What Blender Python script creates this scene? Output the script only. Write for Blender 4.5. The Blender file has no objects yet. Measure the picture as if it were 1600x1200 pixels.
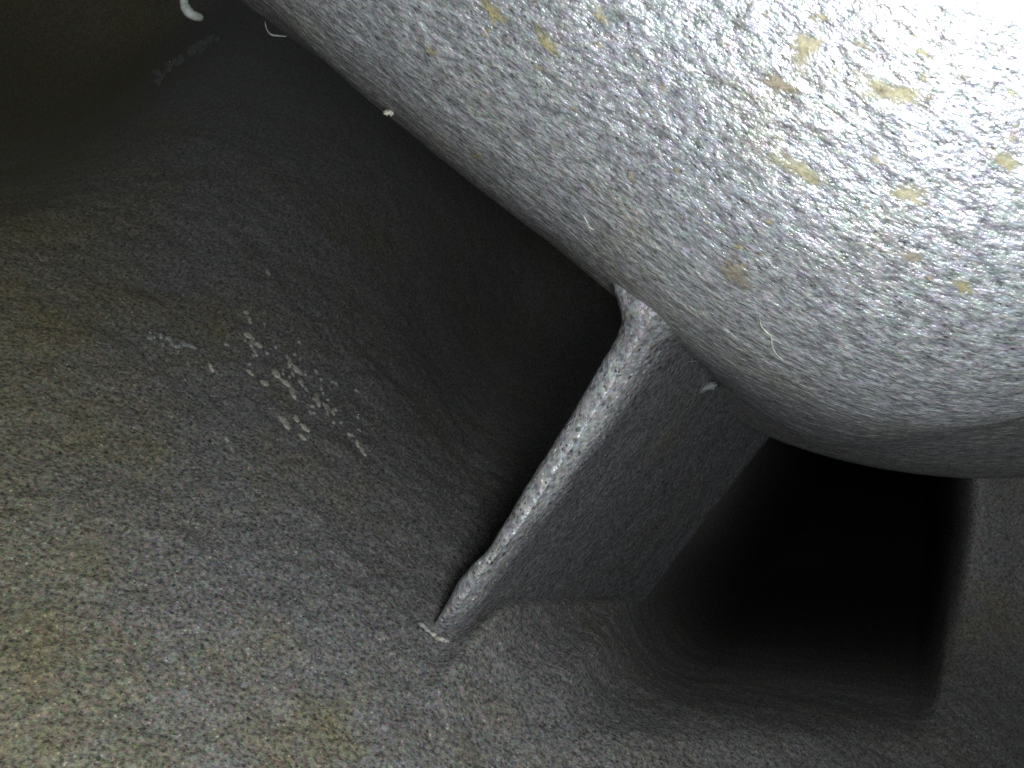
import bpy, math, random
import numpy as np

# ------------------------------------------------------------------ camera, world, lamp, exposure
scn = bpy.context.scene
COL = scn.collection
S = 0.01                      # everything below is measured in centimetres; Blender units are metres
F = 800 / math.tan(math.radians(30))   # focal length of the probe in photograph pixels

cam_d = bpy.data.cameras.new('probe_camera')
cam_d.sensor_width = 36
cam_d.angle = math.radians(60)
cam_d.clip_start = 0.0005
cam_d.clip_end = 5
cam_d.dof.use_dof = True
cam_d.dof.focus_distance = 0.034
cam_d.dof.aperture_fstop = 320
cam = bpy.data.objects.new('probe_camera', cam_d)
COL.objects.link(cam)
cam.rotation_euler = (math.radians(90), 0, 0)
scn.camera = cam

w = bpy.data.worlds.new('World')
scn.world = w
w.use_nodes = True
w.node_tree.nodes['Background'].inputs['Color'].default_value = (0.95, 1.0, 1.08, 1)
w.node_tree.nodes['Background'].inputs['Strength'].default_value = 0.10   # light scattered back from the rest of the cavity

lamp_d = bpy.data.lights.new('probe_lamp', 'POINT')    # the LED beside the probe's lens
lamp_d.energy = 0.070
lamp_d.color = (0.96, 1.0, 1.02)
lamp_d.shadow_soft_size = 0.0028
lamp = bpy.data.objects.new('probe_lamp', lamp_d)
lamp.location = (0.30 * S, 0.22 * S, -0.16 * S)
COL.objects.link(lamp)

scn.render.engine = 'CYCLES'
scn.cycles.use_denoising = False
scn.cycles.max_bounces = 5
scn.cycles.filter_width = 1.6
scn.cycles.sample_clamp_indirect = 2.0
scn.view_settings.view_transform = 'Standard'
scn.view_settings.look = 'None'
scn.view_settings.exposure = 0.0
scn.view_settings.gamma = 1.0

rnd = random.Random(7)
YS, RHO = 3.60, 2.20          # depth and roundness of the rim

# ------------------------------------------------------------------ numeric helpers
def P(px, py, Y):
    """point seen at photograph pixel (px, py) standing Y cm in front of the lens"""
    return np.stack([(px - 800) / F * Y, Y + 0 * px, (600 - py) / F * Y], -1)

def hash3(i, j, k, seed):
    n = (i * 73856093) ^ (j * 19349663) ^ (k * 83492791) ^ (seed * 2654435761)
    n = (n ^ (n >> 13)) & 0xFFFFFFFF
    n = (n * 1274126177) & 0xFFFFFFFF
    n = (n ^ (n >> 16)) & 0xFFFFFFFF
    return n / 0xFFFFFFFF

def vnoise(p, seed=0):
    p = np.asarray(p, float)
    i = np.floor(p).astype(np.int64)
    f = p - i
    f = f * f * (3 - 2 * f)
    r = 0
    for a in (0, 1):
        for b in (0, 1):
            for c in (0, 1):
                wgt = (f[..., 0] if a else 1 - f[..., 0]) * (f[..., 1] if b else 1 - f[..., 1]) * (f[..., 2] if c else 1 - f[..., 2])
                r = r + wgt * hash3(i[..., 0] + a, i[..., 1] + b, i[..., 2] + c, seed)
    return r * 2 - 1

def fbm(p, octaves=4, seed=0, gain=0.5):
    r, amp = 0, 1.0
    for o in range(octaves):
        r = r + amp * vnoise(np.asarray(p) * 2.0 ** o + 17.3 * o, seed + o)
        amp *= gain
    return r

def sig(x):
    return 1 / (1 + np.exp(-np.clip(x, -40, 40)))

def smax(a, b, k):
    return np.logaddexp(a * k, b * k) / k

def sstep(x, a, b):
    t = np.clip((x - a) / (b - a), 0, 1)
    return t * t * (3 - 2 * t)

# ------------------------------------------------------------------ mesh helpers
def mesh_obj(name, verts, faces, mat, parent=None, uv=None, smooth=True):
    me = bpy.data.meshes.new(name)
    v = np.asarray(verts, float).reshape(-1, 3) * S
    f = np.asarray(faces, np.int32)
    n = f.shape[1]
    me.vertices.add(len(v)); me.vertices.foreach_set('co', v.ravel())
    me.loops.add(f.size); me.loops.foreach_set('vertex_index', f.ravel())
    me.polygons.add(len(f))
    me.polygons.foreach_set('loop_start', np.arange(0, f.size, n, dtype=np.int32))
    me.polygons.foreach_set('loop_total', np.full(len(f), n, np.int32))
    me.polygons.foreach_set('use_smooth', np.full(len(f), smooth, bool))
    me.update(calc_edges=True)
    if uv is not None:
        l = me.uv_layers.new(name='UVMap')
        l.data.foreach_set('uv', np.asarray(uv, float).reshape(-1, 2)[f.ravel()].ravel())
    me.validate()
    me.materials.append(mat)
    o = bpy.data.objects.new(name, me)
    COL.objects.link(o)
    o.parent = parent
    return o

def grid_faces(nu, nv, flip=False, wrap_v=False):
    idx = np.arange(nu * nv).reshape(nu, nv)
    if wrap_v:
        idx = np.concatenate([idx, idx[:, :1]], 1)
    a, b, c, d = idx[:-1, :-1], idx[1:, :-1], idx[1:, 1:], idx[:-1, 1:]
    q = [a, b, c, d] if not flip else [a, d, c, b]
    return np.stack([x.ravel() for x in q], -1)

def tag(o, label, cat, group=None, kind=None):
    o['label'] = label
    if cat: o['category'] = cat
    if group: o['group'] = group
    if kind: o['kind'] = kind

def rot_frame(n):
    n = n / np.linalg.norm(n)
    a = np.cross(n, [0.3, 0.1, 1.0]); a /= np.linalg.norm(a)
    return a, np.cross(n, a), n

# ------------------------------------------------------------------ materials
class NT:
    def __init__(self, name):
        self.m = bpy.data.materials.new(name)
        self.m.use_nodes = True
        self.t = self.m.node_tree
        self.b = self.t.nodes['Principled BSDF']
        self.tc = self.t.nodes.new('ShaderNodeTexCoord')
    def n(self, kind, **kw):
        x = self.t.nodes.new('ShaderNode' + kind)
        for k, v in kw.items():
            if k in x.inputs: x.inputs[k].default_value = v
            else: setattr(x, k, v)
        return x
    def l(self, a, b): self.t.links.new(a, b)
    def coords(self, src, scale, turn=0):
        src = self.tc.outputs[src]
        if turn:       # turn the pattern first, stretch it afterwards
            r = self.n('Mapping'); r.inputs['Rotation'].default_value = (0, 0, math.radians(turn))
            self.l(src, r.inputs['Vector']); src = r.outputs['Vector']
        mp = self.n('Mapping'); mp.inputs['Scale'].default_value = scale
        self.l(src, mp.inputs['Vector'])
        return mp.outputs['Vector']
    def noise(self, vec, scale, detail=3, rough=0.55):
        x = self.n('TexNoise'); x.inputs['Scale'].default_value = scale
        x.inputs['Detail'].default_value = detail; x.inputs['Roughness'].default_value = rough
        self.l(vec, x.inputs['Vector'])
        return x.outputs['Fac'], x.outputs['Color']
    def ramp(self, fac, stops):
        r = self.n('ValToRGB')
        e = r.color_ramp.elements
        while len(e) < len(stops): e.new(0.5)
        for el, (p, c) in zip(e, stops):
            el.position = p
            el.color = (*c, 1) if isinstance(c, tuple) else (c, c, c, 1)
        self.l(fac, r.inputs['Fac'])
        return r.outputs['Color']
    def mix(self, kind, fac, a, b):
        m = self.n('Mix', data_type='RGBA', blend_type=kind)
        for s, val in ((m.inputs[0], fac), (m.inputs[6], a), (m.inputs[7], b)):
            if hasattr(val, 'links'): self.l(val, s)
            elif isinstance(val, tuple): s.default_value = (*val, 1)
            else: s.default_value = val
        return m.outputs[2]
    def math(self, op, a, b=0.0):
        m = self.n('Math', operation=op)
        for s, val in ((m.inputs[0], a), (m.inputs[1], b)):
            if hasattr(val, 'links'): self.l(val, s)
            else: s.default_value = val
        return m.outputs[0]
    def bump(self, height, strength, dist, prev=None):
        b = self.n('Bump'); b.inputs['Strength'].default_value = strength
        b.inputs['Distance'].default_value = dist
        self.l(height, b.inputs['Height'])
        if prev is not None: self.l(prev, b.inputs['Normal'])
        return b.outputs['Normal']

def metal_material(name, base, streak_uv, metallic, rough, grain, stain, bump_k=1.0, speck=0.5, pit=0.7, hue=0.12, olive=False, bare=None, skin_shade=None):
    """worn cast metal: fine grains of slightly different colour, dark pits, glinting crests"""
    t = NT(name)
    if streak_uv:
        v = t.coords('UV', streak_uv, 7)
        vf = t.coords('UV', (1, 1, 1))
    else:
        v = t.coords('Object', (100, 100, 100)); vf = v
    g1, gc = t.noise(v, grain, 3, 0.65)
    g2, _ = t.noise(v, grain * 2.3, 2, 0.6)
    big, _ = t.noise(vf, 1.1, 5, 0.6)
    mid, _ = t.noise(vf, 4.5, 4, 0.6)
    if bare:       # the front edge is worn bare, the faces keep their dark skin
        sx = t.n('SeparateXYZ'); t.l(t.tc.outputs['UV'], sx.inputs[0])
        e = t.math('ADD', sx.outputs[1], t.math('MULTIPLY', t.math('SUBTRACT', t.noise(v, 9, 4, 0.65)[0], 0.5), 0.7))
        e = t.math('MULTIPLY', t.ramp(e, [(0.28, 0.0), (0.52, 1.0)]), t.ramp(sx.outputs[0], [(0.64, 1.0), (0.79, 0.18)]))
        base = t.mix('MIX', e, bare, base)
        t.l(t.math('MULTIPLY', e, metallic), t.b.inputs['Metallic'])
    if skin_shade:       # colour darkens towards the underside: grime plus painted-in shade
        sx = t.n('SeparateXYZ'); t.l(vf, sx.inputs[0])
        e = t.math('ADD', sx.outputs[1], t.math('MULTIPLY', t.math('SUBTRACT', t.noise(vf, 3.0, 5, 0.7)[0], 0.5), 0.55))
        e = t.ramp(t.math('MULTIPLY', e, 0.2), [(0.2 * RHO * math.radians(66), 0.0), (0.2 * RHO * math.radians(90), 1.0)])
        base = t.mix('MIX', e, base, skin_shade)
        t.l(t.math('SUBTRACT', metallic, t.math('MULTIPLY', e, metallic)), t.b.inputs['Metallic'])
    # grains
    lum = t.ramp(g1, [(0.30, 1 - speck), (0.5, 1.0), (0.72, 1 + speck)])
    col = t.mix('MULTIPLY', 1.0, base, lum)
    # faint colour differences between grains
    tint = t.mix('MIX', hue * 2, (1, 1, 1), t.mix('MULTIPLY', 1.0, t.noise(v, grain * 0.8, 2, 0.6)[1], (2, 2, 2)))
    col = t.mix('MULTIPLY', 1.0, col, tint)
    # brown-yellow film in patches
    film = t.ramp(big, [(0.47, 0.0), (0.68, 1.0)])
    film2 = t.math('MULTIPLY', film, t.ramp(mid, [(0.40, 0.15), (0.62, 1.0)]))
    col = t.mix('MIX', t.math('MULTIPLY', film2, stain[1]), col, t.mix('MULTIPLY', 1.0, col, stain[0]))
    if olive:      # old oily residue towards the left-hand end of the wall
        sx = t.n('SeparateXYZ'); t.l(t.coords('Object', (100, 100, 100)), sx.inputs[0])
        e = t.math('ADD', t.math('MULTIPLY', sx.outputs[0], -1.0), t.math('MULTIPLY', sx.outputs[2], -0.55))
        e = t.math('ADD', e, t.math('MULTIPLY', t.math('SUBTRACT', big, 0.5), 2.2))
        ol = t.ramp(t.math('MULTIPLY', e, 0.25), [(0.36, 0.0), (0.64, 0.9)])
        col = t.mix('MIX', ol, col, t.mix('MULTIPLY', 1.0, col, (1.03, 0.95, 0.55)))
    if skin_shade:       # the coarser drag marks round the rim
        st = t.noise(v, grain * 0.42, 3, 0.6)[0]
        col = t.mix('MULTIPLY', 1.0, col, t.ramp(st, [(0.34, 0.62), (0.5, 1.0), (0.68, 1.32)]))
    else:          # sparse dark holes and bright grit
        for sc_, r_, thr, c_ in ((0.52, 0.28, 0.28, (0.38,) * 3), (0.80, 0.25, 0.42, (0.30,) * 3), (0.9, 0.26, 0.40, (2.1, 2.05, 1.95))):
            v3 = t.n('TexVoronoi', feature='F1'); v3.inputs['Scale'].default_value = grain * sc_
            t.l(v, v3.inputs['Vector'])
            k3 = t.n('SeparateColor'); t.l(v3.outputs['Color'], k3.inputs[0])
            on = t.math('MULTIPLY', t.ramp(v3.outputs['Distance'], [(r_ * 0.6, 1.0), (r_, 0.0)]), t.math('LESS_THAN', k3.outputs[0], thr))
            col = t.mix('MIX', on, col, t.mix('MULTIPLY', 1.0, col, c_))
    # pits
    vo = t.n('TexVoronoi', feature='F1'); vo.inputs['Scale'].default_value = grain * 1.1
    t.l(v, vo.inputs['Vector'])
    pits = t.ramp(vo.outputs['Distance'], [(0.08, 0.0), (0.30, 1.0)])
    keep = t.ramp(t.noise(v, grain * 0.45, 1, 0.5)[0], [(0.46, 1.0), (0.56, 0.0)])
    pits = t.math('MAXIMUM', pits, keep)
    col = t.mix('MIX', pits, t.mix('MULTIPLY', 1.0, col, (1 - pit,) * 3), col)
    t.l(col, t.b.inputs['Base Color'])
    if not (bare or skin_shade): t.b.inputs['Metallic'].default_value = metallic
    rr = t.ramp(g2, [(0.3, rough - 0.12), (0.7, rough + 0.18)])
    t.l(rr, t.b.inputs['Roughness'])
    nrm = t.bump(mid, 0.25 * bump_k, 0.0006)
    if skin_shade: nrm = t.bump(st, 0.5, 0.00018, nrm)
    nrm = t.bump(g1, 0.6 * bump_k, 0.00012, nrm)
    nrm = t.bump(g2, 0.40 * bump_k, 0.00005, nrm)
    t.l(nrm, t.b.inputs['Normal'])
    return t.m

M_wall = metal_material('dull_cast_metal', (0.114, 0.112, 0.108), None, 0.0, 0.62, 52, ((1.0, 0.93, 0.62), 0.8), 1.1, 0.8, 0.85, 0.2, olive=True)
M_rim = metal_material('bright_worn_metal', (0.43, 0.448, 0.468), (32.0, 60.0, 1), 0.70, 0.40, 1.0, ((0.95, 0.86, 0.62), 0.8), 1.15, 0.55, 0.85, 0.12, skin_shade=(0.17, 0.172, 0.175))
M_vane = metal_material('scuffed_edge_metal', (0.275, 0.28, 0.285), None, 0.25, 0.42, 36, ((1.0, 0.94, 0.74), 0.7), 1.2, 0.6, 0.95, 0.14, bare=(0.110, 0.111, 0.116))

def plain_material(name, a, b, scale, rough, bump=0.4, soft=False):
    t = NT(name)
    v = t.coords('Object', (100, 100, 100))
    f, _ = t.noise(v, scale, 4, 0.65)
    t.l(t.ramp(f, [(0.33, a), (0.66, b)]), t.b.inputs['Base Color'])
    t.b.inputs['Roughness'].default_value = rough
    t.l(t.bump(f, bump, 0.0002), t.b.inputs['Normal'])
    if soft:       # the crust thins out to bare metal at its rim
        sx = t.n('SeparateXYZ'); t.l(t.tc.outputs['UV'], sx.inputs[0])
        e = t.math('ADD', sx.outputs[1], t.math('MULTIPLY', t.math('SUBTRACT', t.noise(v, 45, 4, 0.75)[0], 0.5), 1.3))
        t.l(t.ramp(e, [(0.25, 0.72), (0.86, 0.0)]), t.b.inputs['Alpha'])
    return t.m

M_yellow = plain_material('yellow_crust', (0.13, 0.11, 0.04), (0.30, 0.265, 0.12), 34, 0.75, soft=True)
M_tan = plain_material('tan_crust', (0.15, 0.135, 0.075), (0.36, 0.33, 0.21), 34, 0.75, soft=True)
M_brown = plain_material('brown_rust', (0.09, 0.075, 0.05), (0.30, 0.26, 0.19), 34, 0.8, soft=True)
M_pale = plain_material('pale_mineral', (0.12, 0.118, 0.10), (0.42, 0.405, 0.34), 60, 0.7)
M_dim = plain_material('dim_mineral', (0.09, 0.095, 0.09), (0.26, 0.27, 0.25), 40, 0.7)
M_grey = plain_material('grey_mineral', (0.05, 0.058, 0.056), (0.13, 0.14, 0.135), 30, 0.7)
M_lint = plain_material('pale_lint', (0.22, 0.235, 0.19), (0.46, 0.48, 0.40), 60, 0.7)
M_chip = plain_material('white_plastic', (0.50, 0.56, 0.50), (0.75, 0.8, 0.74), 20, 0.55)

# ------------------------------------------------------------------ the cavity wall (setting)
STRIP = (np.array([1000, 1100, 1200, 1300, 1400, 1500, 1600, 2200]),
         np.array([520, 560, 600, 630, 650, 670, 680, 680]))

def face_s(px, py):
    """0 at the vane's front edge, 1 where its right-hand face ends in the passage"""
    return ((px - 700) * 470 + (py - 1006) * 340) / 580.0 / 209.0

def face_Y(px, py):
    al = ((px - 700) * 340 - (py - 1006) * 470) / 580.0
    e = 4.30 - 0.5 * al / 580.0
    sc = np.clip(face_s(px, py), 0, None)
    return e + (6.7 - e) * sc ** 1.2

def wall_inv(px, py):
    u, v = (px - 100) / 100, (1100 - py) / 100
    base = 0.33 - 0.012 * u - 0.020 * v
    # the passage floor dips away beneath the rim
    base = base - 0.034 * np.exp(-(((px - 830) / 200) ** 2 + ((py - 560) / 190) ** 2))
    base = base - 0.026 * np.exp(-(((px - 1340) / 150) ** 2 + ((py - 850) / 150) ** 2))
    base = base + 0.016 * np.exp(-(((px - 480) / 260) ** 2 + ((py - 220) / 190) ** 2))
    base = base - 0.050 * np.exp(-(((px - 985) / 150) ** 2 + ((py - 905) / 85) ** 2)) - 0.008 * np.exp(-(((px - 740) / 120) ** 2 + ((py - 800) / 120) ** 2))
    # past the crusted ridge in the far corner the wall falls away
    far = (px - 240) * 0.70 + (py - 125) * 0.71
    base = base - 0.014 * np.exp(-(((px - 1190) / 190) ** 2 + ((py - 950) / 110) ** 2))
    base = base - 0.066 * sig(-(far + 10) / 26) * sstep(py, 400, 150)
    base = smax(base, 0.074 + 0 * base, 90)
    # fillet where the floor turns up into the vane's right-hand face
    fs = face_s(px, py)
    face = 1 / face_Y(px, py)
    lift = smax(base, face - 0.006, 42) - base
    base = base + lift * sstep(fs, -0.01, 0.2) * sstep(fs, 1.25, 0.85) * sstep(py, 640, 800) * sstep(base - face, -0.045, -0.005)
    # inside the opening the passage runs off deep
    hm = sstep(face_s(px, py), 0.85, 1.7) * sstep(1495 - np.clip(py - 820, 0, 400) * 0.085 - px, 0, 50) * sstep(py, 1160, 880)
    base = base * (1 - hm) + (0.016 + 0.00012 * np.clip(py - 620, 0, 500)) * hm
    # surround of the opening on the right: above it, beside it, rounded corners
    top = STRIP[1][0] + 0 * px
    top = np.interp(px, *STRIP)
    d_top = top - py                       # > 0 above the opening
    edge = 1488 - np.clip(py - 820, 0, 400) * 0.085
    d_right = px - edge                    # > 0 right of it
    k = 1 / 14.0
    sd = smax(d_top * 0.8, d_right, k)
    soft = 17 + 12 * sstep(px, 1450, 1300)
    cover = sig(sd / soft * 1.9)
    surround = 0.136 - 0.02 * sstep(px, 1250, 1000)
    val = base + smax(surround - base, 0 * base, 70) * cover * sstep(px, 930, 1060)
    return val

def wall_Y(px, py):
    return 1 / wall_inv(px, py)

gx = np.concatenate([np.linspace(-700, -20, 60), np.linspace(-15, 1615, 640), np.linspace(1625, 2200, 50)])
gy = np.concatenate([np.linspace(-500, -20, 40), np.linspace(-15, 1215, 480), np.linspace(1225, 1800, 50)])
PX, PY = np.meshgrid(gx, gy, indexing='ij')
n_floor = np.array([-0.166, 0.146, -0.277]); n_floor /= np.linalg.norm(n_floor)
def wall_point(px, py):
    p = P(px, py, wall_Y(px, py))
    d = 0.022 * fbm(p * 1.3, 3, 3) + 0.007 * fbm(p * 8, 3, 9) + 0.004 * vnoise(p * 30, 21)
    d = d * (0.15 + 0.85 * sstep(1 / p[..., 1], 0.085, 0.17))
    return p - n_floor * d[..., None]
pts = wall_point(PX, PY)
front = pts.reshape(-1, 3)
nu, nv = len(gx), len(gy)
wall = mesh_obj('cavity_wall', front, grid_faces(nu, nv, flip=True), M_wall)
tag(wall, 'dark pitted metal wall of the cavity around a shadowed opening', None, kind='structure')

# ------------------------------------------------------------------ the casting: rim, vane
casting = bpy.data.objects.new('metal_casting', None)
COL.objects.link(casting)
tag(casting, 'worn grey metal casting with bright rounded rim and one thin vane', 'metal casting')

AX, AZ = 924 / F * YS, 1655 / F * YS
RR = 1690 / F * YS

# measured outline of the rim: pixels along its lower left edge
OUT = np.array([(225, -135), (375, 0), (490, 88), (610, 178), (740, 277), (860, 372), (960, 456), (1070, 540), (1190, 610), (1300, 652), (1400, 672), (1500, 672), (1600, 656), (1800, 620)], float)
OUT_TH = np.arctan2(-1055 - OUT[:, 1], OUT[:, 0] - 1724) % (2 * math.pi)
OUT_DR = np.zeros(len(OUT))
def rim_dr(th):
    x = np.linspace(OUT_TH[0] - 0.3, OUT_TH[-1] + 0.3, 400)
    y = np.interp(x, OUT_TH, OUT_DR)
    k = np.exp(-0.5 * (np.arange(-12, 13) / 5.0) ** 2); k /= k.sum()
    y = np.convolve(np.pad(y, 12, mode='edge'), k, 'valid')
    return np.interp(np.asarray(th) % (2 * math.pi), x, y)

def rim_raw(th, ph):
    r = RR - RHO + RHO * np.sin(ph) + rim_dr(th)
    y = YS - RHO * np.cos(ph)
    return AX + r * np.cos(th), y, AZ + r * np.sin(th)

for _ in range(10):            # let the silhouette of the round profile fall on that outline
    tg, pg = np.meshgrid(np.linspace(math.radians(170), math.radians(300), 900), np.linspace(1.0, 1.9, 60), indexing='ij')
    x_, y_, z_ = rim_raw(tg, pg)
    qx, qy = 800 + F * x_ / y_ - 1724, 600 - F * z_ / y_ + 1055
    a_ = np.arctan2(-qy, qx) % (2 * math.pi)
    r_ = np.hypot(qx, qy)
    for i_, (ox, oy) in enumerate(OUT):
        sel = np.abs(a_ - OUT_TH[i_]) < 0.012
        if sel.any():
            OUT_DR[i_] += (math.hypot(ox - 1724, oy + 1055) - r_[sel].max()) / F * YS * 0.6

W_TH = np.array([math.atan2(-1055 - b, a - 1724) % (2 * math.pi) for a, b in ((1060, 540), (1120, 580), (1200, 640))])
W_V = np.array([0.0, 0.3, 1.0])
Y_END = YS - RHO * math.cos(math.radians(80)) + 2.6          # where the underside meets the passage roof
END = np.array([(1060, 560), (1130, 640), (1200, 682), (1300, 716), (1400, 736), (1500, 744), (1600, 740), (1750, 728)], float)
E_X, E_Z = (END[:, 0] - 800) / F * Y_END - AX, (600 - END[:, 1]) / F * Y_END - AZ
FL_TH, FL_R = np.arctan2(E_Z, E_X) % (2 * math.pi), np.hypot(E_X, E_Z)
P0 = math.radians(80)
def rim_point(th, ph):
    """ph 0 faces the lens, 90 degrees faces away from the axis"""
    r = RR - RHO + RHO * np.sin(ph) + rim_dr(th)
    y = YS - RHO * np.cos(ph)
    over = np.clip(ph - math.radians(96), 0, None)
    y = y + over * 1.5
    # right of the vane the underside runs back and turns out again into the passage roof
    u = np.clip((ph - P0) / (math.radians(150) - P0), 0, None)
    tm = np.asarray(th) % (2 * math.pi)
    fl = sstep(sum(np.interp(tm + o_, W_TH, W_V, left=0) for o_ in np.linspace(-0.03, 0.03, 7)) / 7, 0, 1) * (u > 0)
    r0 = RR - RHO + RHO * math.sin(P0) + rim_dr(th)
    y_f = YS - RHO * math.cos(P0) + 2.6 * u
    re = sum(np.interp(tm + o_, FL_TH, FL_R) for o_ in np.linspace(-0.03, 0.03, 11)) / 11
    r_f = r0 + 2.6 / math.tan(P0) * u * (1 - u) ** 2 + (re - r0) * (3 * u ** 2 - 2 * u ** 3)
    r = r * (1 - fl) + r_f * fl
    y = y * (1 - fl) + y_f * fl
    return np.stack([AX + r * np.cos(th), y, AZ + r * np.sin(th)], -1)

def rim_normal(th, ph):
    return np.stack([np.sin(ph) * np.cos(th), -np.cos(ph), np.sin(ph) * np.sin(th)], -1)

nth, nph = 1100, 390
th = np.linspace(math.radians(165), math.radians(320), nth)
ph = np.concatenate([np.linspace(math.radians(-40), math.radians(30), 30), np.linspace(math.radians(31), math.radians(100), 270), np.linspace(math.radians(100.6), math.radians(150), 90)])
TH, PH = np.meshgrid(th, ph, indexing='ij')
rp, rn = rim_point(TH, PH), rim_normal(TH, PH)
ua, va = TH * RR, PH * RHO
q = np.stack([ua, va, 0 * ua], -1)
h = 0.022 * fbm(q * [0.7, 1.0, 1], 3, 5) + 0.0030 * fbm(q * [8, 22, 1], 3, 31) + 0.0012 * vnoise(q * [25, 60, 1], 51)
rp = rp + rn * h[..., None]
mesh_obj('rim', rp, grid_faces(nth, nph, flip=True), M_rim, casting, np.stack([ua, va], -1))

def rim_hit(px, py):
    """depth, normal and angles where the sight line through (px, py) meets the rim"""
    ys = np.linspace(1.2, 4.2, 6000)
    X, Z = (px - 800) / F * ys, (600 - py) / F * ys
    r = np.hypot(X - AX, Z - AZ) - rim_dr(np.arctan2(Z - AZ, X - AX))
    f = (r - (RR - RHO)) ** 2 + (ys - YS) ** 2 - RHO ** 2
    k = np.argmax(f < 0) if (f < 0).any() else int(np.argmin(f))
    t = math.atan2(Z[k] - AZ, X[k] - AX) % (2 * math.pi)
    p = math.acos(np.clip((YS - ys[k]) / RHO, -1, 1))
    return ys[k], t, p

# vane: front edge measured along its length (left border, right border), bottom to top
LB = np.array([(640, 1050), (664, 1000), (681, 970), (699, 940), (716, 911), (736, 883), (765, 855), (806, 785), (838, 735), (870, 685), (908, 622), (945, 560), (962, 528), (971, 500), (966, 473), (957, 446), (947, 414)], float)
RB = np.array([(668, 1065), (700, 1006), (727, 970), (744, 948), (761, 922), (791, 880), (834, 826), (868, 787), (888, 758), (905, 730), (944, 678), (992, 604), (1016, 566), (1040, 536), (1075, 520), (1120, 515), (1180, 520)], float)
EY = np.array([4.85, 4.38, 4.12, 4.01, 3.97, 3.93, 3.89, 3.84, 3.81, 3.78, 3.73, 3.66, 3.62, 3.59, 3.56, 3.56, 3.58], float)
tt = np.linspace(0, 1, len(LB))
nt = 420
ti = np.linspace(0, 1, nt)
def cr(vals, t):
    """smooth interpolation through the measured stations"""
    x = t * (len(vals) - 1)
    i = np.clip(np.floor(x).astype(int), 0, len(vals) - 2)
    f = x - i
    p = lambda k: vals[np.clip(i + k, 0, len(vals) - 1)]
    f = f[:, None] if vals.ndim == 2 else f
    return 0.5 * (2 * p(0) + (p(1) - p(-1)) * f + (2 * p(-1) - 5 * p(0) + 4 * p(1) - p(2)) * f ** 2 + (3 * p(0) - p(-1) - 3 * p(1) + p(2)) * f ** 3)
L, R, E = cr(LB, ti), cr(RB, ti), cr(EY, ti)
jit = 1.2 * fbm(np.stack([ti * 45, 0 * ti, 0 * ti], -1), 3, 2)
jit2 = 1.6 * fbm(np.stack([ti * 40, 0 * ti + 5, 0 * ti], -1), 3, 4)
ax = R - L
wdt = np.linalg.norm(ax, axis=1, keepdims=True)
L = L + ax / wdt * jit[:, None]
R = R + ax / wdt * jit2[:, None]
# where the right-hand face ends deep in the passage
RE = np.array([(880, 1180), (900, 1120), (930, 1060), (960, 1010), (985, 970), (1010, 935), (1040, 895), (1065, 860), (1088, 830), (1108, 803), (1140, 762), (1178, 712), (1200, 685), (1225, 655), (1250, 630), (1290, 610), (1330, 600)], float)
RD = np.full(len(RE), 6.1)
Q, QD = cr(RE, ti), cr(RD, ti)
sec = []
nb, ne, nf = 26, 46, 90
for s in np.linspace(0, 1, nb, endpoint=False):            # hidden left face, from the back forward
    off = (1 - s) ** 1.0
    Y = E + 0.13 + 2.6 * off
    base = P(L[:, 0], L[:, 1], E + 0.13)
    bk = P(Q[:, 0] - 120, Q[:, 1] - 20, QD + 1.6)
    sec.append(base * (1 - off) + bk * off)
for s in np.linspace(0, 1, ne, endpoint=False):            # rounded front edge
    a = s * 2 - 1
    x = 0.5 + 0.5 * np.sin(a * math.pi / 2) * (0.35 + 0.65 * abs(a))
    c = L * (1 - x) + R * x
    y = E + 0.13 * (1 - np.sqrt(np.clip(1 - a * a, 0, 1))) + 0.05 * max(0, a)
    sec.append(P(c[:, 0], c[:, 1], y))
A3 = P(R[:, 0], R[:, 1], E + 0.18)
B3 = P(Q[:, 0], Q[:, 1], QD)
for s in np.linspace(0, 1, nf):                            # right face running back into the passage
    c = R * (1 - s) + Q * s
    yf = face_Y(c[:, 0], c[:, 1]) * sstep(s, -0.05, 0.12) + (E + 0.18) * (1 - sstep(s, -0.05, 0.12))
    sec.append(P(c[:, 0], c[:, 1], yf))
    B3 = sec[-1]
for s in np.linspace(0.1, 1, 14):                          # rear end rounds away
    sec.append(B3 * (1 - s) + P(Q[:, 0] - 120 * s, Q[:, 1] - 20 * s, QD + 1.6) * s + np.array([0.10, 0.15, 0]) * math.sin(s * math.pi))
V = np.stack(sec, 1)
nd = np.array([0.25, -0.95, 0.1])
V = V + nd * (0.006 * fbm(V * 7, 3, 61) + 0.002 * vnoise(V * 40, 63))[..., None]
band = np.concatenate([np.linspace(0, 0.05, nb), 0.62 + 0.38 * np.sin(np.linspace(0, math.pi, ne)), 0.50 * np.exp(-np.arange(nf) / 1.5), np.zeros(14)])
uv = np.stack(np.broadcast_arrays(ti[:, None], band[None, :]), -1)
mesh_obj('vane', V, grid_faces(nt, V.shape[1], flip=True, wrap_v=True), M_vane, casting, uv)

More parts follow.
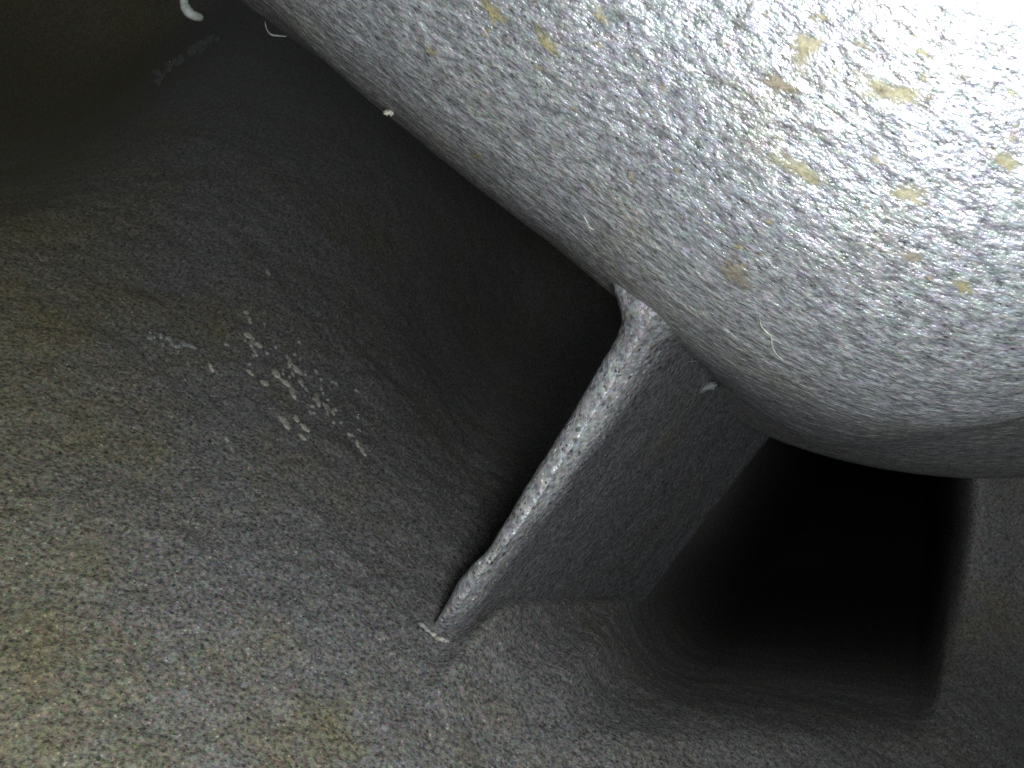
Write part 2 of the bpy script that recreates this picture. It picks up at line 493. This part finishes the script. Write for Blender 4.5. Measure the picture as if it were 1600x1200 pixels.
# ------------------------------------------------------------------ crusts on the rim (parts of the casting)
def rim_patch(px, py, ln, wd, ang, mat, seed):
    Y, t0, p0 = rim_hit(px, py)
    k = Y / F
    n_r, n_a = 6, 40
    ln, wd = ln * 1.45, wd * 1.45
    c, s = math.cos(math.radians(ang)), math.sin(math.radians(ang))
    vs = []
    rr = np.random.RandomState(seed)
    lob = 1 + 0.55 * np.array([fbm(np.array([math.cos(a) * 1.9 + seed, math.sin(a) * 1.9, seed * 0.37]), 5, seed, 0.75) for a in np.linspace(0, 2 * math.pi, n_a, endpoint=False)])
    for i in range(n_r + 1):
        f = i / n_r
        for j in range(n_a):
            a = 2 * math.pi * j / n_a
            ex, ey = 0.5 * ln * math.cos(a) * f * lob[j], 0.5 * wd * math.sin(a) * f * lob[j]
            x, y = px + ex * c - ey * s, py + ex * s + ey * c
            Yh, tq, pq = rim_hit(x, y)
            qq = np.array([tq * RR, pq * RHO, 0])
            hh = 0.022 * fbm(qq * [0.7, 1.0, 1], 3, 5)
            lift = 0.008 * (1 - f ** 3) - 0.002 + (0.003 * rr.uniform(-1, 1) if i > 1 else 0)
            vs.append(rim_point(np.array(tq), np.array(pq)) + rim_normal(np.array(tq), np.array(pq)) * (hh + lift))
    mesh_obj('rust_patch', np.array(vs), grid_faces(n_r + 1, n_a, wrap_v=True), mat, casting, np.stack(np.broadcast_arrays(np.linspace(0, 1, n_a)[None, :], np.linspace(0, 1, n_r + 1)[:, None]), -1))

SPOTS = []
for k in range(34):                                        # small crumbs of the same crust over the upper right
    x, y = rnd.uniform(620, 1600), rnd.uniform(0, 430)
    if y > (x - 375) * 0.62 - 60: continue
    ln = rnd.uniform(7, 20)
    SPOTS.append((x, y, ln, ln * rnd.uniform(0.35, 0.6), 48 - 0.03 * (x - 600) + rnd.uniform(-10, 10), rnd.choice([M_brown, M_tan, M_tan])))
for k, (px, py, ln, wd, ang, mat) in enumerate([
        (772, 14, 46, 20, 50, M_yellow), (858, 66, 52, 20, 48, M_yellow), (1150, 416, 50, 34, 30, M_brown),
        (1503, 441, 36, 17, 18, M_yellow), (1258, 66, 30, 34, 60, M_tan), (1348, 70, 34, 14, 35, M_brown),
        (1446, 80, 50, 9, 28, M_tan), (1443, 114, 26, 12, 38, M_tan), (1378, 138, 46, 22, 20, M_brown),
        (1420, 142, 36, 18, 20, M_tan), (1450, 148, 18, 12, 10, M_brown), (1228, 132, 40, 16, 15, M_brown),
        (1580, 210, 20, 18, 0, M_brown), (1572, 250, 34, 18, 10, M_tan), (1575, 138, 30, 10, 50, M_tan),
        (1205, 340, 16, 8, 10, M_tan), (748, 240, 15, 7, 10, M_tan), (680, 75, 22, 12, 40, M_tan),
        (940, 22, 26, 14, 45, M_tan), (1425, 395, 40, 14, 15, M_brown), (1265, 275, 22, 10, 30, M_tan), (1262, 72, 52, 46, 70, M_tan), (1395, 138, 95, 34, 18, M_tan), (1572, 246, 60, 30, 10, M_tan), (1250, 262, 70, 22, 28, M_tan), (1420, 300, 60, 22, 20, M_tan), (1215, 128, 60, 26, 25, M_brown)] + SPOTS):
    rim_patch(px, py, ln, wd, ang, mat, 100 + k)

# ------------------------------------------------------------------ loose debris
def lump(name, px, py, Y, ln, wd, ang, mat, seed, lift=0.0):
    """small irregular grain lying on the wall; built round its own centre"""
    k = Y / F
    n_l, n_a = 7, 10
    c, s = math.cos(math.radians(ang)), math.sin(math.radians(ang))
    rr = np.random.RandomState(seed)
    ea, eb = rr.uniform(0.7, 1.25, 2)
    vs = []
    for i in range(n_l):
        lat = math.pi * (i + 0.02) / (n_l - 0.96)
        for j in range(n_a):
            a = 2 * math.pi * j / n_a
            w_ = 1 + 0.5 * rr.uniform(-1, 1)
            x = math.cos(lat) * ln * 0.5 * w_
            z = math.sin(lat) * math.cos(a) * wd * 0.5 * w_ + 0.12 * ln * math.sin(lat * 2 * ea)
            dpt = math.sin(lat) * math.sin(a) * wd * 0.3 * w_
            vs.append(((x * c + z * s) * k, dpt * k, (-x * s + z * c) * k))
    o = mesh_obj(name, np.array(vs), grid_faces(n_l, n_a, wrap_v=True), mat)
    o.location = P(np.array(px), np.array(py), np.array(Y - lift)) * S
    return o

def flake(name, px, py, ln, wd, ang, mat, seed, thick=0.011):
    """ragged thin flake stuck to the wall"""
    n_r, n_a = 3, 14
    c, s = math.cos(math.radians(ang)), math.sin(math.radians(ang))
    rr = np.random.RandomState(seed)
    lob = 0.35 + 0.9 * rr.rand(n_a)
    lob = 0.6 * lob + 0.2 * np.roll(lob, 1) + 0.2 * np.roll(lob, -1)
    a = np.linspace(0, 2 * math.pi, n_a, endpoint=False)
    f = np.array([0.03, 0.5, 0.9, 1.0])[:, None]
    ex, ey = 0.62 * ln * np.cos(a) * f * lob, 0.62 * wd * np.sin(a) * f * lob
    ex = ex + 0.25 * ln * np.sin(ey / wd * 3.0) * rr.uniform(-1, 1)
    p = wall_point(px + ex * c - ey * s, py + ex * s + ey * c)
    top = np.array([1.0, 0.9, 0.7, -0.4])[:, None] * thick * (1 + np.array([0, 0.25, 0.4, 0.4])[:, None] * (2 * rr.rand(4, n_a) - 1))
    p = p - n_floor * top[..., None]
    o0 = p.reshape(-1, 3).mean(0)
    o = mesh_obj(name, (p - o0).reshape(-1, 3), grid_faces(4, n_a, wrap_v=True), mat)
    o.location = o0 * S
    return o

flakes = [(384, 490, 9, 5), (390, 502, 11, 5), (387, 524, 14, 8), (393, 536, 12, 7), (403, 538, 12, 6), (399, 550, 13, 6), (288, 537, 11, 7),
          (300, 541, 13, 7), (390, 581, 14, 7), (414, 597, 13, 9), (432, 582, 17, 8), (447, 597, 18, 8), (459, 612, 18, 8), (453, 565, 13, 5),
          (464, 575, 12, 6), (472, 595, 12, 7), (497, 621, 17, 9), (511, 633, 15, 7), (521, 641, 12, 5), (445, 657, 18, 9), (463, 651, 15, 6),
          (478, 667, 17, 7), (472, 681, 16, 8), (551, 678, 11, 5), (560, 691, 14, 5), (569, 702, 12, 5), (417, 424, 12, 7), (329, 573, 14, 5),
          (235, 528, 12, 8), (354, 684, 14, 4), (362, 699, 13, 4), (480, 605, 10, 5), (486, 640, 9, 5)]
for k in range(40):                                        # smaller crumbs strewn along the same streak
    f = rnd.random()
    flakes.append((385 + 150 * f + rnd.gauss(0, 20), 515 + 130 * f + rnd.gauss(0, 20), rnd.uniform(5, 9), rnd.uniform(3, 5)))
for k in range(16):
    flakes.append((rnd.gauss(275, 28), rnd.gauss(540, 14), rnd.uniform(5, 10), rnd.uniform(3, 6)))
for k, (px, py, ln, wd) in enumerate(flakes):
    dimmer = px < 320 or py < 450 or 28 <= k
    o = flake('mineral_flake', px, py, ln * 1.15, wd * 1.1, 50 + rnd.uniform(-30, 30), M_dim if dimmer else M_pale, 300 + k)
    if py < 450: lab = 'faint grey flake standing alone above the flake streak on the left wall'
    elif px < 310: lab = 'dull grey flake in the faint patch left of the pale flake streak'
    elif k in (23, 24, 25): lab = 'pale flake in the short row trailing off lower right of the streak'
    elif 19 <= k <= 22: lab = 'pale flake in the small cluster just below the main streak'
    elif k >= 33: lab = 'tiny dim crumb strewn between the pale flakes of the streak'
    elif dimmer: lab = 'thin dim sliver beside the pale flakes on the left wall'
    elif py < 555: lab = 'pale flake in the upper end of the streak on the left wall'
    else: lab = 'pale flake in the dense middle of the streak on the left wall'
    tag(o, lab, 'flake', 'pale flakes scattered on the dark left wall')

for k in range(17):
    f = k / 16
    px, py = 242 + 95 * f + rnd.uniform(-6, 6), 124 - 66 * f + rnd.uniform(-7, 7)
    o = flake('crust_grain', px, py, rnd.uniform(10, 22) * (1 - 0.3 * f), rnd.uniform(7, 12), -35 + rnd.uniform(-40, 40), M_dim, 400 + k, 0.018)
    tag(o, 'dull grey crust grain at the lower left end of the far dark ridge' if k < 6 else 'dull grey crust grain midway along the far dark ridge' if k < 12 else 'dull grey crust grain at the upper end of the ridge below the white shaving', 'grain', 'crust grains along the far ridge')

# bright specks at the foot of the vane
for k, (px, py) in enumerate([(668, 985), (676, 992), (688, 1000), (659, 978), (697, 1001)]):
    o = lump('metal_burr', px, py, 4.16, rnd.uniform(10, 16), rnd.uniform(7, 10), rnd.uniform(0, 90), M_pale if k in (1, 2) else M_dim, 500 + k, 0.02)
    tag(o, 'pale burr at the very tip of the vane foot' if k in (2, 4) else 'dim burr trailing left from the vane foot' if k in (0, 3) else 'palest burr in the middle of the burrs under the vane foot', 'burr', 'metal burrs at the foot of the vane')

def strand(name, pts2, depth, rad, mat, taper=True):
    """fibre: a thin round tube through 3D points"""
    p = np.array([P(np.array(float(x)), np.array(float(y)), np.array(float(d_))) for (x, y), d_ in zip(pts2, depth)])
    n = 8 * len(p)
    p = cr(p, np.linspace(0, 1, n))
    o0 = p.mean(0)
    tan = np.gradient(p, axis=0); tan /= np.linalg.norm(tan, axis=1, keepdims=True)
    ref = np.array([0.1, 1.0, 0.05])
    a = np.cross(tan, ref); a /= np.linalg.norm(a, axis=1, keepdims=True)
    b = np.cross(tan, a)
    t = np.linspace(0, 1, n)
    r = rad * (np.clip(np.sin(np.clip(t, 0.02, 0.98) * math.pi), 0, 1) ** 0.35 if taper else 1.0 + 0 * t)
    r = r * (1 + 0.18 * fbm(np.stack([t * 9, 0 * t, 0 * t + rad * 99], -1), 2, 8))
    ang = np.linspace(0, 2 * math.pi, 8, endpoint=False)
    v = p[:, None, :] + r[:, None, None] * (np.cos(ang)[None, :, None] * a[:, None, :] + np.sin(ang)[None, :, None] * b[:, None, :])
    ob = mesh_obj(name, (v - o0).reshape(-1, 3), grid_faces(n, 8, wrap_v=True), mat)
    ob.location = o0 * S
    return ob

def on_rim(pts2, lift=0.03):
    return [rim_hit(x, y)[0] - lift for x, y in pts2]

o = strand('plastic_curl', [(284, -22), (287, -4), (289, 10), (297, 21), (308, 26), (316, 27)], [6.6, 6.6, 6.6, 6.6, 6.65, 6.7], 0.036, M_chip)
tag(o, 'small white curled shaving hanging at the top edge over the dark corner', 'shaving')
p2 = [(1187, 492), (1189, 508), (1197, 518), (1205, 526), (1207, 542), (1214, 554), (1224, 563)]
tag(strand('lint_fibre', p2, on_rim(p2), 0.0029, M_lint), 'longest pale fibre, wriggling down the rim right of the vane', 'fibre')
p2 = [(912, 338), (917, 346), (920, 354), (928, 359)]
tag(strand('lint_fibre', p2, on_rim(p2), 0.0029, M_lint), 'short white bent fibre on the rim above the vane', 'fibre')
p2 = [(820, 327), (827, 325), (833, 322)]
tag(strand('lint_fibre', p2, on_rim(p2), 0.0029, M_lint), 'tiny white fibre on the left edge of the rim', 'fibre')
p2 = [(414, 34), (417, 46), (424, 54), (437, 56), (448, 57)]
tag(strand('lint_fibre', p2, on_rim([(430, 30)] * 5, -0.1), 0.0034, M_dim), 'grey looped fibre hanging off the rim near the top left', 'fibre')
p2 = [(586, 150), (592, 160), (600, 166)]
p2 = [(1072, 566), (1086, 564), (1101, 568), (1117, 575), (1127, 584)]
tag(strand('lint_fibre', p2, [float(face_Y(x, y)) - 0.07 for x, y in p2], 0.004, M_dim), 'dim curved fibre under the rim just right of the vane', 'fibre')
o = lump('grey_chip', 1104, 606, float(face_Y(1104, 606)) - 0.05, 30, 15, -6, M_grey, 81)
tag(o, 'oval grey chip on the vane face below the rim', 'chip')
o = lump('grit', 606, 177, rim_hit(612, 172)[0] , 13, 10, 20, M_pale, 78)
tag(o, 'bright grit nub on the left edge of the rim', 'grit')
